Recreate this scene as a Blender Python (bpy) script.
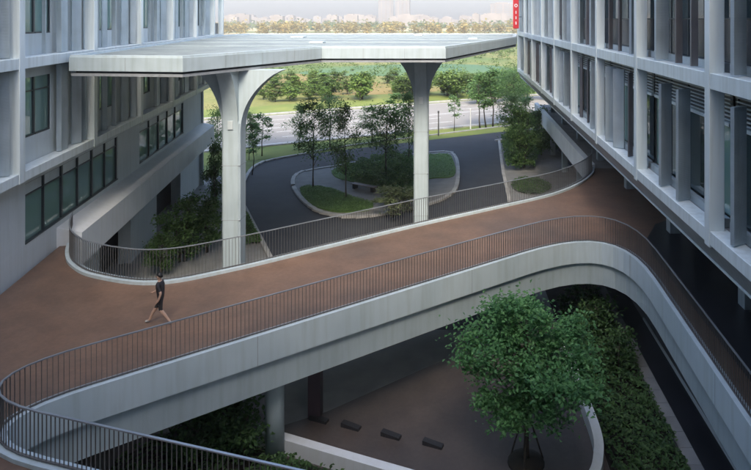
import bpy, bmesh, math, random
from mathutils import Vector, Matrix
R = math.radians
rnd = random.Random(7)
scene = bpy.context.scene
for o in list(bpy.data.objects): bpy.data.objects.remove(o)
COL = scene.collection

# ------------------------------------------------------------------ camera
EYE = 14.8                       # eye height above the lower ground, metres
F = 600.0 / 751.0                # focal length over image width
cam_d = bpy.data.cameras.new('camera'); cam = bpy.data.objects.new('camera', cam_d); COL.objects.link(cam)
cam.location = (0, 0, EYE); cam.rotation_euler = (R(90), 0, 0)
cam_d.sensor_width = 36.0; cam_d.lens = 36.0 * F
cam_d.shift_x = -(460 - 375.5) / 751.0; cam_d.shift_y = -(235 - 19) / 751.0
cam_d.clip_start = 0.05; cam_d.clip_end = 9000
scene.camera = cam

# ------------------------------------------------------------------ sky, sun, exposure
SUN_EL = R(46); SUN_AZ = math.atan2(0.09, -1.0)
w = bpy.data.worlds.new('World'); scene.world = w; w.use_nodes = True
nt = w.node_tree; nt.nodes.clear()
sky = nt.nodes.new('ShaderNodeTexSky'); sky.sky_type = 'NISHITA'; sky.sun_disc = False
sky.sun_elevation = SUN_EL; sky.sun_rotation = SUN_AZ
sky.air_density = 1.0; sky.dust_density = 4.0; sky.ozone_density = 1.6; sky.altitude = 0
bg = nt.nodes.new('ShaderNodeBackground'); bg.inputs['Strength'].default_value = 0.15
wo = nt.nodes.new('ShaderNodeOutputWorld')
nt.links.new(sky.outputs[0], bg.inputs['Color']); nt.links.new(bg.outputs[0], wo.inputs['Surface'])
sd = bpy.data.lights.new('sun', 'SUN'); sd.energy = 0.9; sd.angle = R(20); sd.color = (1.0, 0.90, 0.74)
sun = bpy.data.objects.new('sun', sd); COL.objects.link(sun)
tosun = Vector((math.sin(SUN_AZ) * math.cos(SUN_EL), math.cos(SUN_AZ) * math.cos(SUN_EL), math.sin(SUN_EL)))
sun.rotation_euler = (-tosun).to_track_quat('-Z', 'Y').to_euler(); sun.location = tosun * 200
vs = scene.view_settings
vs.view_transform = 'Standard'; vs.look = 'None'; vs.gamma = 1.0; vs.use_curve_mapping = False; vs.exposure = 1.80
scene.render.engine = 'CYCLES'

# ------------------------------------------------------------------ helpers
def P(px, py, z=0.0):
    """a point of the place on the level z, as surveyed from the photograph"""
    Y = (EYE - z) * 600.0 / (py - 19.0)
    return Vector(((px - 460.0) / 600.0 * Y, Y, z))

def tag(o, label=None, cat=None, group=None, kind=None):
    if label: o['label'] = label
    if cat: o['category'] = cat
    if group: o['group'] = group
    if kind: o['kind'] = kind
    return o

def empty(name, loc=(0, 0, 0), rz=0, label=None, cat=None, group=None):
    o = bpy.data.objects.new(name, None); COL.objects.link(o)
    o.location = loc; o.rotation_euler = (0, 0, rz); o.empty_display_size = 0.3
    return tag(o, label, cat, group)

def link(name, me, parent=None, loc=None, rz=0, kind=None):
    o = bpy.data.objects.new(name, me); COL.objects.link(o)
    if parent: o.parent = parent
    if loc is not None: o.location = loc
    if rz: o.rotation_euler = (0, 0, rz)
    if kind: o['kind'] = kind
    return o

class MB:
    def __init__(s): s.v = []; s.f = []
    def box(s, x0, x1, y0, y1, z0, z1):
        n = len(s.v)
        s.v += [(x0, y0, z0), (x1, y0, z0), (x1, y1, z0), (x0, y1, z0), (x0, y0, z1), (x1, y0, z1), (x1, y1, z1), (x0, y1, z1)]
        s.f += [tuple(n + i for i in q) for q in ((3, 2, 1, 0), (4, 5, 6, 7), (0, 1, 5, 4), (1, 2, 6, 5), (2, 3, 7, 6), (3, 0, 4, 7))]
    def prism(s, poly, z0, z1):
        n = len(s.v); k = len(poly)
        s.v += [(p[0], p[1], z0) for p in poly] + [(p[0], p[1], z1) for p in poly]
        s.f.append(tuple(n + k - 1 - i for i in range(k))); s.f.append(tuple(n + k + i for i in range(k)))
        for i in range(k):
            j = (i + 1) % k; s.f.append((n + i, n + j, n + k + j, n + k + i))
    def sheet(s, poly, z):
        n = len(s.v); s.v += [(p[0], p[1], z) for p in poly]; s.f.append(tuple(range(n, n + len(poly))))
    def sweep(s, path, prof, closed=False):
        """prof: list of (offset to the left, z); path: plan points"""
        n0 = len(s.v); k = len(prof); m = len(path)
        for i, p in enumerate(path):
            a = path[i - 1] if (i > 0 or closed) else None
            b = path[(i + 1) % m] if (i < m - 1 or closed) else None
            d1 = (Vector(p[:2]) - Vector(a[:2])).normalized() if a is not None else None
            d2 = (Vector(b[:2]) - Vector(p[:2])).normalized() if b is not None else None
            if d1 is None: d1 = d2
            if d2 is None: d2 = d1
            t = (d1 + d2).normalized(); nn = Vector((-t.y, t.x)); c = max(0.35, nn.dot(Vector((-d1.y, d1.x))))
            for (o, z) in prof: s.v.append((p[0] + nn.x * o / c, p[1] + nn.y * o / c, z))
        for i in range(m if closed else m - 1):
            i2 = (i + 1) % m
            for j in range(k):
                j2 = (j + 1) % k
                s.f.append((n0 + i * k + j, n0 + i2 * k + j, n0 + i2 * k + j2, n0 + i * k + j2))
        if not closed:
            s.f.append(tuple(n0 + k - 1 - j for j in range(k))); s.f.append(tuple(n0 + (m - 1) * k + j for j in range(k)))
    def tube(s, pts, rad, seg=6):
        n0 = len(s.v); m = len(pts)
        for i, p in enumerate(pts):
            p = Vector(p)
            d = (Vector(pts[min(i + 1, m - 1)]) - Vector(pts[max(i - 1, 0)])).normalized()
            a = d.cross(Vector((0, 1, 0.13)) if abs(d.y) < 0.9 else Vector((1, 0, 0))).normalized(); b = d.cross(a)
            for j in range(seg):
                t = 2 * math.pi * j / seg; q = p + (a * math.cos(t) + b * math.sin(t)) * rad[i]
                s.v.append(tuple(q))
        for i in range(m - 1):
            for j in range(seg):
                j2 = (j + 1) % seg
                s.f.append((n0 + i * seg + j, n0 + i * seg + j2, n0 + (i + 1) * seg + j2, n0 + (i + 1) * seg + j))
        s.f.append(tuple(n0 + seg - 1 - j for j in range(seg))); s.f.append(tuple(n0 + (m - 1) * seg + j for j in range(seg)))
    def lathe(s, prof, seg=10, at=(0, 0, 0)):
        n0 = len(s.v); m = len(prof)
        for (r, z) in prof:
            for j in range(seg):
                t = 2 * math.pi * j / seg; s.v.append((at[0] + r * math.cos(t), at[1] + r * math.sin(t), at[2] + z))
        for i in range(m - 1):
            for j in range(seg):
                j2 = (j + 1) % seg
                s.f.append((n0 + i * seg + j, n0 + i * seg + j2, n0 + (i + 1) * seg + j2, n0 + (i + 1) * seg + j))
        s.f.append(tuple(n0 + seg - 1 - j for j in range(seg))); s.f.append(tuple(n0 + (m - 1) * seg + j for j in range(seg)))
    def leaf(s, c, size, rng, asp=0.6, flat=1.3):
        nrm = Vector((rng.gauss(0, 1), rng.gauss(0, 1), abs(rng.gauss(0, 1)) + flat)).normalized()
        a = nrm.cross(Vector((rng.gauss(0, 1), rng.gauss(0, 1), rng.gauss(0, .4)))).normalized(); b = nrm.cross(a)
        L = size * rng.uniform(.7, 1.3); W = L * asp; n = len(s.v); c = Vector(c)
        s.v += [tuple(c - a * L * .5), tuple(c - b * W * .5 + nrm * L * .1), tuple(c + a * L * .5 - nrm * L * .06), tuple(c + b * W * .5 + nrm * L * .1)]
        s.f += [(n, n + 1, n + 2), (n, n + 2, n + 3)]
    def mesh(s, name, mat=None, smooth=False):
        me = bpy.data.meshes.new(name); me.from_pydata(s.v, [], s.f)
        if mat: me.materials.append(mat)
        if smooth: me.polygons.foreach_set('use_smooth', [True] * len(me.polygons))
        me.update(); return me
    def build(s, name, mat, parent=None, loc=None, rz=0, smooth=False, kind=None, fix=False):
        me = s.mesh(name, mat, smooth)
        if fix:
            bm = bmesh.new(); bm.from_mesh(me); bmesh.ops.recalc_face_normals(bm, faces=bm.faces); bm.to_mesh(me); bm.free()
        return link(name, me, parent, loc, rz, kind)

_bc = {}
def bx(name, parent, mat, x0, x1, y0, y1, z0, z1, rz=0, bev=0.0, kind=None):
    """a box part; alike boxes share one mesh"""
    if x1 < x0: x0, x1 = x1, x0
    if y1 < y0: y0, y1 = y1, y0
    d = (round(x1 - x0, 3), round(y1 - y0, 3), round(z1 - z0, 3)); key = (d, mat.name, bev)
    if key not in _bc:
        me = bpy.data.meshes.new(name); bm = bmesh.new(); bmesh.ops.create_cube(bm, size=1)
        for v in bm.verts: v.co = Vector((v.co.x * d[0], v.co.y * d[1], v.co.z * d[2]))
        if bev: bmesh.ops.bevel(bm, geom=list(bm.edges), offset=bev, segments=1, affect='EDGES')
        bm.to_mesh(me); bm.free(); me.materials.append(mat); _bc[key] = me
    off = parent.location if (parent and parent.parent) else Vector((0, 0, 0))
    return link(name, _bc[key], parent, ((x0 + x1) / 2 - off.x, (y0 + y1) / 2 - off.y, (z0 + z1) / 2 - off.z), rz, kind)

def smooth_path(pts, n=6, closed=False):
    """Catmull-Rom through plan points"""
    out = []; m = len(pts); rg = range(m if closed else m - 1)
    g = (lambda i: Vector(pts[i % m][:2])) if closed else (lambda i: Vector(pts[max(0, min(m - 1, i))][:2]))
    for i in rg:
        p0, p1, p2, p3 = g(i - 1), g(i), g(i + 1), g(i + 2)
        for k in range(n):
            t = k / n
            out.append(0.5 * ((2 * p1) + (-p0 + p2) * t + (2 * p0 - 5 * p1 + 4 * p2 - p3) * t * t + (-p0 + 3 * p1 - 3 * p2 + p3) * t ** 3))
    if not closed: out.append(Vector(pts[-1][:2]))
    return out

def round_poly(pts, radii, n=8):
    """closed polygon with rounded corners"""
    out = []; m = len(pts)
    for i in range(m):
        p = Vector(pts[i][:2]); a = Vector(pts[i - 1][:2]); b = Vector(pts[(i + 1) % m][:2]); r = radii[i]
        if r <= 0: out.append(p); continue
        da = (a - p).normalized(); db = (b - p).normalized()
        ang = math.acos(max(-1, min(1, da.dot(db)))); t = r / math.tan(ang / 2)
        t = min(t, (a - p).length * .48, (b - p).length * .48)
        p0 = p + da * t; p2 = p + db * t
        for k in range(n + 1):
            q = k / n; out.append(p0 * (1 - q) ** 2 + p * 2 * q * (1 - q) + p2 * q * q)
    return out

def resample(path, step):
    """points and directions at even spacing"""
    out = []; acc = 0.0; nxt = 0.0
    for a, b in zip(path[:-1], path[1:]):
        L = (b - a).length
        if L < 1e-6: continue
        d = (b - a) / L
        while nxt <= acc + L:
            out.append((a + d * (nxt - acc), d)); nxt += step
        acc += L
    return out

def inside(p, poly):
    c = False; n = len(poly)
    for i in range(n):
        a = poly[i]; b = poly[i - 1]
        if (a[1] > p[1]) != (b[1] > p[1]) and p[0] < (b[0] - a[0]) * (p[1] - a[1]) / (b[1] - a[1]) + a[0]: c = not c
    return c

# ------------------------------------------------------------------ materials
def material(name, col, rough=0.6, col2=None, scale=1.0, mix=(0.4, 0.65), metal=0.0, bump=0.0, bscale=30, streak=0.0, var=0.0, spec=0.5, stretch=(1, 1, 1), detail=6, grime=0.0):
    m = bpy.data.materials.new(name); m.use_nodes = True; nt = m.node_tree; N = nt.nodes; L = nt.links
    b = N['Principled BSDF']; b.inputs['Roughness'].default_value = rough; b.inputs['Metallic'].default_value = metal
    b.inputs['Specular IOR Level'].default_value = spec
    tc = N.new('ShaderNodeNewGeometry'); mp = N.new('ShaderNodeMapping'); mp.inputs['Scale'].default_value = stretch
    L.new(tc.outputs['Position'], mp.inputs['Vector'])
    cur = None
    c1 = (*col, 1); c2 = (*(col2 or tuple(x * .82 for x in col)), 1)
    nz = N.new('ShaderNodeTexNoise'); nz.inputs['Scale'].default_value = scale; nz.inputs['Detail'].default_value = detail
    L.new(mp.outputs[0], nz.inputs['Vector'])
    rp = N.new('ShaderNodeValToRGB'); rp.color_ramp.elements[0].position = mix[0]; rp.color_ramp.elements[1].position = mix[1]
    rp.color_ramp.elements[0].color = c1; rp.color_ramp.elements[1].color = c2
    L.new(nz.outputs['Fac'], rp.inputs['Fac']); cur = rp.outputs['Color']
    if streak:
        m2 = N.new('ShaderNodeMapping'); m2.inputs['Scale'].default_value = (5, 5, 0.35); L.new(tc.outputs['Position'], m2.inputs['Vector'])
        n2 = N.new('ShaderNodeTexNoise'); n2.inputs['Scale'].default_value = 1.0; n2.inputs['Detail'].default_value = 5; L.new(m2.outputs[0], n2.inputs['Vector'])
        r2 = N.new('ShaderNodeValToRGB'); r2.color_ramp.elements[0].position = .45; r2.color_ramp.elements[1].position = .72
        r2.color_ramp.elements[0].color = (1, 1, 1, 1); k = 1 - streak; r2.color_ramp.elements[1].color = (k, k, k * .97, 1)
        L.new(n2.outputs['Fac'], r2.inputs['Fac'])
        mx = N.new('ShaderNodeMix'); mx.data_type = 'RGBA'; mx.blend_type = 'MULTIPLY'; mx.inputs[0].default_value = 1
        L.new(cur, mx.inputs[6]); L.new(r2.outputs['Color'], mx.inputs[7]); cur = mx.outputs[2]
    if grime:
        for sc_, lo in ((0.9, 1 - grime), (7.0, 1 - grime * .6)):
            n4 = N.new('ShaderNodeTexNoise'); n4.inputs['Scale'].default_value = sc_; n4.inputs['Detail'].default_value = 9; n4.inputs['Roughness'].default_value = .65; L.new(tc.outputs['Position'], n4.inputs['Vector'])
            r4 = N.new('ShaderNodeValToRGB'); r4.color_ramp.elements[0].position = .38; r4.color_ramp.elements[1].position = .62
            r4.color_ramp.elements[0].color = (lo, lo, lo * 1.02, 1); r4.color_ramp.elements[1].color = (1.0, 1.0, 1.0, 1); L.new(n4.outputs['Fac'], r4.inputs['Fac'])
            mx = N.new('ShaderNodeMix'); mx.data_type = 'RGBA'; mx.blend_type = 'MULTIPLY'; mx.inputs[0].default_value = 1
            L.new(cur, mx.inputs[6]); L.new(r4.outputs['Color'], mx.inputs[7]); cur = mx.outputs[2]
    if var:
        oi = N.new('ShaderNodeObjectInfo'); hs = N.new('ShaderNodeHueSaturation'); mr = N.new('ShaderNodeMapRange')
        mr.inputs['To Min'].default_value = 1 - var; mr.inputs['To Max'].default_value = 1 + var
        L.new(oi.outputs['Random'], mr.inputs['Value']); L.new(mr.outputs[0], hs.inputs['Value']); L.new(cur, hs.inputs['Color']); cur = hs.outputs['Color']
    L.new(cur, b.inputs['Base Color'])
    if bump:
        n3 = N.new('ShaderNodeTexNoise'); n3.inputs['Scale'].default_value = bscale; n3.inputs['Detail'].default_value = 4; L.new(tc.outputs['Position'], n3.inputs['Vector'])
        bp = N.new('ShaderNodeBump'); bp.inputs['Strength'].default_value = bump; bp.inputs['Distance'].default_value = 0.02
        L.new(n3.outputs['Fac'], bp.inputs['Height']); L.new(bp.outputs[0], b.inputs['Normal'])
    return m

def leaf_material(name, c_dark, c_light, scale=1.2, var=0.12, trans=0.35):
    m = bpy.data.materials.new(name); m.use_nodes = True; nt = m.node_tree; N = nt.nodes; L = nt.links
    N.remove(N['Principled BSDF']); out = N['Material Output']
    g = N.new('ShaderNodeNewGeometry'); nz = N.new('ShaderNodeTexNoise'); nz.inputs['Scale'].default_value = scale; nz.inputs['Detail'].default_value = 3
    L.new(g.outputs['Position'], nz.inputs['Vector'])
    rp = N.new('ShaderNodeValToRGB'); rp.color_ramp.elements[0].position = .3; rp.color_ramp.elements[1].position = .7
    rp.color_ramp.elements[0].color = (*c_dark, 1); rp.color_ramp.elements[1].color = (*c_light, 1)
    ri = N.new('ShaderNodeMath'); ri.operation = 'ADD'; ri2 = N.new('ShaderNodeMath'); ri2.operation = 'MULTIPLY_ADD'
    ri2.inputs[1].default_value = .5; ri2.inputs[2].default_value = -.25
    L.new(g.outputs['Random Per Island'], ri2.inputs[0]); L.new(nz.outputs['Fac'], ri.inputs[0]); L.new(ri2.outputs[0], ri.inputs[1])
    L.new(ri.outputs[0], rp.inputs['Fac'])
    oi = N.new('ShaderNodeObjectInfo'); mr = N.new('ShaderNodeMapRange'); mr.inputs['To Min'].default_value = 1 - var; mr.inputs['To Max'].default_value = 1 + var
    hs = N.new('ShaderNodeHueSaturation'); L.new(oi.outputs['Random'], mr.inputs['Value']); L.new(mr.outputs[0], hs.inputs['Value']); L.new(rp.outputs['Color'], hs.inputs['Color'])
    p = N.new('ShaderNodeBsdfPrincipled'); p.inputs['Roughness'].default_value = .5; p.inputs['Specular IOR Level'].default_value = .35
    t = N.new('ShaderNodeBsdfTranslucent'); mx = N.new('ShaderNodeMixShader'); mx.inputs[0].default_value = trans
    L.new(hs.outputs['Color'], p.inputs['Base Color']); L.new(hs.outputs['Color'], t.inputs['Color'])
    L.new(p.outputs[0], mx.inputs[1]); L.new(t.outputs[0], mx.inputs[2]); L.new(mx.outputs[0], out.inputs['Surface'])
    return m

def glass_material(name, tint, refl=0.12, rough=0.02, frit=0.0, fcol=(.2, .36, .34)):
    m = bpy.data.materials.new(name); m.use_nodes = True; nt = m.node_tree; N = nt.nodes; L = nt.links
    N.remove(N['Principled BSDF']); out = N['Material Output']
    tr = N.new('ShaderNodeBsdfTransparent'); tr.inputs['Color'].default_value = (*tint, 1)
    gl = N.new('ShaderNodeBsdfGlossy'); gl.inputs['Roughness'].default_value = rough; gl.inputs['Color'].default_value = (.92, .97, .97, 1)
    g = N.new('ShaderNodeNewGeometry'); nz = N.new('ShaderNodeTexNoise'); nz.inputs['Scale'].default_value = .5
    bp = N.new('ShaderNodeBump'); bp.inputs['Strength'].default_value = .05; bp.inputs['Distance'].default_value = .05
    L.new(g.outputs['Position'], nz.inputs['Vector']); L.new(nz.outputs['Fac'], bp.inputs['Height']); L.new(bp.outputs[0], gl.inputs['Normal'])
    fr = N.new('ShaderNodeFresnel'); fr.inputs['IOR'].default_value = 1.5
    ad = N.new('ShaderNodeMath'); ad.operation = 'ADD'; ad.inputs[1].default_value = refl; ad.use_clamp = True; L.new(fr.outputs[0], ad.inputs[0])
    mx = N.new('ShaderNodeMixShader'); L.new(ad.outputs[0], mx.inputs[0]); L.new(tr.outputs[0], mx.inputs[1]); L.new(gl.outputs[0], mx.inputs[2])
    if frit:
        df = N.new('ShaderNodeBsdfDiffuse'); df.inputs['Color'].default_value = (*fcol, 1); m3 = N.new('ShaderNodeMixShader'); m3.inputs[0].default_value = frit
        L.new(mx.outputs[0], m3.inputs[1]); L.new(df.outputs[0], m3.inputs[2]); mx = m3
    L.new(mx.outputs[0], out.inputs['Surface']); return m

def ribbed(name, col, rough, freq):
    m = material(name, col, rough, var=.10, streak=.12, metal=.25); nt = m.node_tree; N = nt.nodes; L = nt.links
    g = N.new('ShaderNodeNewGeometry'); wv = N.new('ShaderNodeTexWave'); wv.bands_direction = 'Z'; wv.inputs['Scale'].default_value = freq
    L.new(g.outputs['Position'], wv.inputs['Vector']); bp = N.new('ShaderNodeBump'); bp.inputs['Strength'].default_value = .35; bp.inputs['Distance'].default_value = .01
    L.new(wv.outputs['Fac'], bp.inputs['Height']); L.new(bp.outputs[0], N['Principled BSDF'].inputs['Normal']); return m

M = {}
M['white'] = material('white_panel', (.68, .755, .765), .42, (.61, .68, .69), .35, streak=.18)
M['wall'] = material('pale_render', (.58, .63, .65), .7, (.54, .59, .61), .5, streak=.08, bump=.15, bscale=40)
M['spandrel'] = material('grey_panel', (.54, .60, .62), .5, (.50, .56, .58), .6, streak=.08, var=.06)
M['fin'] = ribbed('ribbed_fin', (.39, .46, .50), .4, 9.0)
M['fin_dark'] = material('bronze_fin', (.17, .165, .17), .45, (.13, .125, .135), 1.0, var=.15, metal=.3)
M['frame'] = material('window_frame', (.035, .045, .05), .4)
M['glass'] = glass_material('teal_glass', (.58, .84, .79), .14, .02, .38, (.35, .55, .50))
M['glass_clear'] = glass_material('clear_glass', (.6, .68, .68), .05, .02, .12, (.2, .28, .3))
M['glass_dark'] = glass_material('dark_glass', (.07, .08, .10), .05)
M['navy'] = material('navy_panel', (.018, .028, .042), .25, (.014, .022, .034), 1.0, var=.2)
M['room'] = material('room_wall', (.34, .29, .24), .8, (.25, .22, .2), .4)
M['slab'] = material('floor_slab', (.30, .30, .30), .8)
M['blind'] = material('roller_blind', (.62, .60, .52), .8, var=.15)
M['concrete'] = material('painted_concrete', (.43, .51, .54), .6, (.385, .46, .49), .8, streak=.13, bump=.12, bscale=25)
M['fascia'] = material('white_fascia', (.53, .62, .66), .5, (.47, .56, .60), .5, streak=.12, bump=.05, bscale=20)
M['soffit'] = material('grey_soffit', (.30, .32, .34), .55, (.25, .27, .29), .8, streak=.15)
M['deck'] = material('terracotta_deck', (.245, .148, .096), .5, (.165, .112, .082), .30, (.3, .7), bump=.18, bscale=60, spec=.4, grime=.22)
M['court'] = material('brown_court', (.112, .09, .08), .6, (.088, .073, .068), .35, (.3, .7), bump=.15, bscale=50, grime=.2)
M['asphalt'] = material('asphalt', (.040, .046, .056), .8, (.030, .034, .042), .25, (.3, .7), bump=.25, bscale=60, grime=.2)
M['highway'] = material('highway_surface', (.29, .275, .25), .85, (.24, .23, .21), .08, (.3, .7), stretch=(1, .3, 1))
M['paint'] = material('road_paint', (.74, .74, .71), .7, (.5, .5, .48), 3.0)
M['kerb'] = material('kerb_stone', (.42, .42, .41), .75, (.33, .33, .32), 1.5, var=.08)
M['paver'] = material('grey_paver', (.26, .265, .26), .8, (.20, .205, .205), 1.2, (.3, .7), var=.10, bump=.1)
M['railing'] = material('dark_steel', (.15, .145, .14), .45, metal=.3)
M['handrail'] = material('handrail_steel', (.36, .39, .42), .35, metal=.5)
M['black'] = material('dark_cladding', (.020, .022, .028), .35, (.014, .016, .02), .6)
M['granite'] = material('dark_granite', (.022, .022, .026), .5, (.035, .035, .038), 20)
M['plum'] = material('plum_column', (.085, .06, .075), .5, streak=.2)
M['white_wall'] = material('white_low_wall', (.76, .79, .81), .5, (.70, .73, .75), .8, streak=.06)
M['soil'] = material('bed_soil', (.03, .025, .018), .95, (.02, .017, .012), 3)
M['bark'] = material('bark', (.085, .068, .052), .9, (.05, .042, .034), 6, bump=.5, bscale=25)
M['lawn'] = material('lawn', (.12, .22, .05), .9, (.09, .17, .04), .8, (.3, .7), bump=.5, bscale=50)
M['red'] = material('red_sign', (.62, .035, .045), .4, (.55, .03, .04), 1)
M['sign_white'] = material('sign_white', (.85, .85, .85), .5)
M['leafA'] = leaf_material('leaf_fresh', (.075, .20, .075), (.17, .37, .14), 1.6, .1, .5)
M['leafB'] = leaf_material('leaf_mid', (.12, .21, .075), (.21, .35, .125), 1.2, .15, .5)
M['leafC'] = leaf_material('leaf_dark', (.05, .11, .04), (.115, .215, .07), .8, .12, .5)
M['leafD'] = leaf_material('leaf_pale', (.12, .17, .085), (.26, .32, .17), 1.0, .12, .45)
M['leafE'] = leaf_material('leaf_bush', (.07, .15, .045), (.16, .28, .085), .9, .12, .45)
M['leafY'] = leaf_material('leaf_dry_gold', (.26, .23, .07), (.52, .40, .13), .05, .25)
M['leafM'] = leaf_material('leaf_field', (.075, .145, .03), (.18, .26, .06), .15, .25)
M['city'] = material('far_city_wall', (.30, .265, .24), .8, (.25, .22, .20), .05, var=.15)
M['city_win'] = material('far_city_window', (.22, .24, .27), .4)
M['sand'] = material('pale_bare_ground', (.52, .44, .26), .95, (.42, .36, .20), .012, (.35, .65))
M['ochre'] = material('ochre_soil', (.28, .18, .07), .95, (.17, .17, .05), .05, (.35, .65))
M['pond'] = material('weedy_pond', (.07, .15, .07), .85, (.11, .18, .06), .03)
M['verge'] = material('dry_verge', (.20, .23, .05), .95, (.12, .17, .035), .25, (.3, .7), bump=.4, bscale=8)

def ground_material():
    m = material('open_ground', (.115, .185, .04), .95, (.26, .25, .075), .025, (.38, .60), grime=.25); return m
M['ground'] = ground_material()

# ================================================================== SETTING
DECK = 4.70; F2 = 9.05; F3 = 13.34; F4 = 17.63; TOP = 26.2
mb = MB(); mb.sheet([(-2400, -300), (2400, -300), (2400, 2400), (-2400, 2400)], 0.0)
tag(mb.build('ground', M['ground']), kind='structure')

def sheet(name, poly, z, mat):
    m = MB(); m.sheet(poly, z); return tag(m.build(name, mat, fix=False), kind='structure')

# --- grey paving around the buildings
sheet('pavement', [(-30, -40), (30, -40), (30, 75), (14, 78), (4, 71), (-16, 58), (-30, 55)], 0.006, M['paver'])

# --- asphalt forecourt
far_edge = [P(243, 205), P(241, 190), P(246, 178), P(252, 169), P(262, 163), P(280, 158.5), P(300, 155), P(350, 146), P(420, 137), P(500, 127), P(560, 119.5)]
asph = [P(330, 330)] + [P(272, 262)] + smooth_path(far_edge, 5) + [P(575, 130), P(499, 140.5), P(503, 172), P(511, 209), P(545, 330)]
sheet('forecourt_road', asph, 0.012, M['asphalt'])

def kerb_run(name, path, w_, h, parent=None, step=1.0, label=None):
    """kerb stones laid one by one along a path"""
    root = parent
    pts = resample(path, step)
    me = None
    if me is None:
        m = MB(); L = step * .985 / 2; m.box(-L, L, -w_ / 2, w_ / 2, 0, h); me = m.mesh('kerb_stone', M['kerb'])
    for (p, d) in pts[:-1]:
        q = p + d * step / 2
        link('kerb_stone', me, root, (q.x, q.y, 0), math.atan2(d.y, d.x))

k1 = empty('kerb', (0, 0, 0)); tag(k1, kind='structure')
kerb_run('kerb', [Vector(p[:2]) for p in [P(272, 262)]] + smooth_path(far_edge, 5), .28, .14, k1, 1.2)
kerb_run('kerb', [Vector(p[:2]) for p in (P(575, 130), P(499, 140.5), P(503, 172), P(511, 209), P(520, 250))], .28, .14, k1, 1.2)

# --- island in the forecourt
isl = smooth_path([P(293, 186), P(296, 176), P(308, 171.5), P(335, 167), P(370, 161), P(410, 155.5), P(445, 152.5), P(455, 157.5), P(458, 170), P(456, 188), P(446, 198), P(428, 205), P(395, 213), P(360, 217.5), P(335, 216), P(318, 211.5), P(303, 201)], 5, True)
m = MB(); m.prism(isl[::-1], 0.0, 0.10); tag(m.build('island_pavement', M['paver'], fix=True), kind='structure')
k2 = empty('island_kerb', (0, 0, 0)); tag(k2, kind='structure')
kerb_run('kerb', isl + [isl[0]], .34, .17, k2, 1.0)

def lawn_sheet(name, px, z, label, cat='lawn'):
    poly = smooth_path([P(*q) for q in px], 4, True)
    m = MB(); m.prism(poly[::-1], z - .08, z); o = m.build(name, M['lawn'], fix=True); tag(o, kind='structure'); return poly
L1 = lawn_sheet('lawn', [(300, 190), (310, 187.5), (330, 190), (352, 198), (372, 205), (368, 212), (340, 214), (320, 210), (306, 202)], .16, '')
L2 = lawn_sheet('lawn', [(335, 170), (370, 163.5), (412, 157.5), (445, 155), (453, 161), (454, 177), (430, 180), (418, 187), (400, 196), (375, 188), (352, 183), (335, 178)], .16, '')

# --- far verge, highway and the fields beyond
def hw(t, off):      # along the highway: from (-31.7, 90.6) towards (11.4, 113.8)
    d = Vector((43.1, 23.2)).normalized(); n = Vector((-d.y, d.x)); p = Vector((-31.7, 90.6)) + d * t + n * off
    return (p.x, p.y)
sheet('verge', [hw(-250, -30.5), hw(-40, -30.5), hw(30, -28), hw(300, -28), hw(300, -22), hw(-250, -22)], 0.02, M['verge'])
sheet('highway', [hw(-250, -22.4), hw(320, -22.4), hw(320, 0), hw(-250, 0)], 0.026, M['highway'])
sheet('verge', [hw(-250, 1.2), hw(320, 1.2), hw(320, 11), hw(-250, 11)], 0.018, M['verge'])
lm = empty('lane_marking', (0, 0, 0)); tag(lm, kind='structure')
d_ang = math.atan2(23.2, 43.1)
dash = MB(); dash.box(-2, 2, -.09, .09, 0, .004); dash = dash.mesh('dash', M['paint'])
for off in (-4.6, -8.2, -14.4, -18.0):
    for k in range(-8, 16):
        q = hw(k * 10 + 3, off); link('dash', dash, lm, (q[0], q[1], .031), d_ang)
for off in (-.8, -10.9, -11.6, -21.6):
    a, b = hw(-200, off - .08), hw(250, off - .08); c, d = hw(250, off + .08), hw(-200, off + .08)
    m = MB(); m.sheet([a, b, c, d], .032); m.build('edge_line', M['paint'], lm)
k3 = empty('highway_kerb', (0, 0, 0)); tag(k3, kind='structure')
kerb_run('kerb', [Vector(hw(-60, 1.0)), Vector(hw(110, 1.0))], .5, .22, k3, 3.0)
kerb_run('kerb', [Vector(hw(-60, -22.8)), Vector(hw(110, -22.8))], .4, .18, k3, 3.0)

sheet('bare_soil_field', smooth_path([P(250, 92), P(262, 78), P(300, 74), P(352, 80), P(430, 86), P(440, 91), P(360, 95), P(300, 94)], 5, True), .022, M['ochre'])
sheet('pond', smooth_path([P(300, 72.5), P(350, 66), P(440, 64), P(500, 66), P(505, 71), P(440, 76), P(370, 76), P(320, 75)], 5, True), .024, M['pond'])
sheet('bare_ground_field', [(-300, 390), (-60, 430), (60, 380), (200, 360), (500, 380), (500, 640), (-300, 640)], .03, M['sand'])
sheet('bare_ground_field', [(-900, 760), (900, 700), (900, 1000), (-900, 1000)], .03, M['sand'])

# --- court below the bridge
sheet('court_floor', [(-14, 17.5), (-14, 21.4), (-7.2, 21.4), (-5.0, 22.6), (0.0, 26.6), (4.6, 30.0), (4.9, 22), (4.9, 17), (-2, 16)], 0.016, M['court'])

# planting bed by the dark recess, its edging path
sheet('planting_bed', [(4.9, 3), (7.45, 3), (7.45, 40), (4.6, 34), (4.9, 22)], 0.05, M['soil'])
sheet('planting_bed', [(-10.5, 15.2), (-2, 13), (5, 11), (4.9, 17), (2, 17.4), (-2, 18.8), (-6.8, 20.5), (-9.5, 22.5), (-11.5, 20)], 0.05, M['soil'])
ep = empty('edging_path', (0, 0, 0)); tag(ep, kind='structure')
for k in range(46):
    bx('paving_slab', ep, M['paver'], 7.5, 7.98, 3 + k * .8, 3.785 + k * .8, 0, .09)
sheet('gravel_strip', [(7.98, 3), (9.0, 3), (9.0, 40), (7.98, 40)], 0.03, M['black'])

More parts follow.
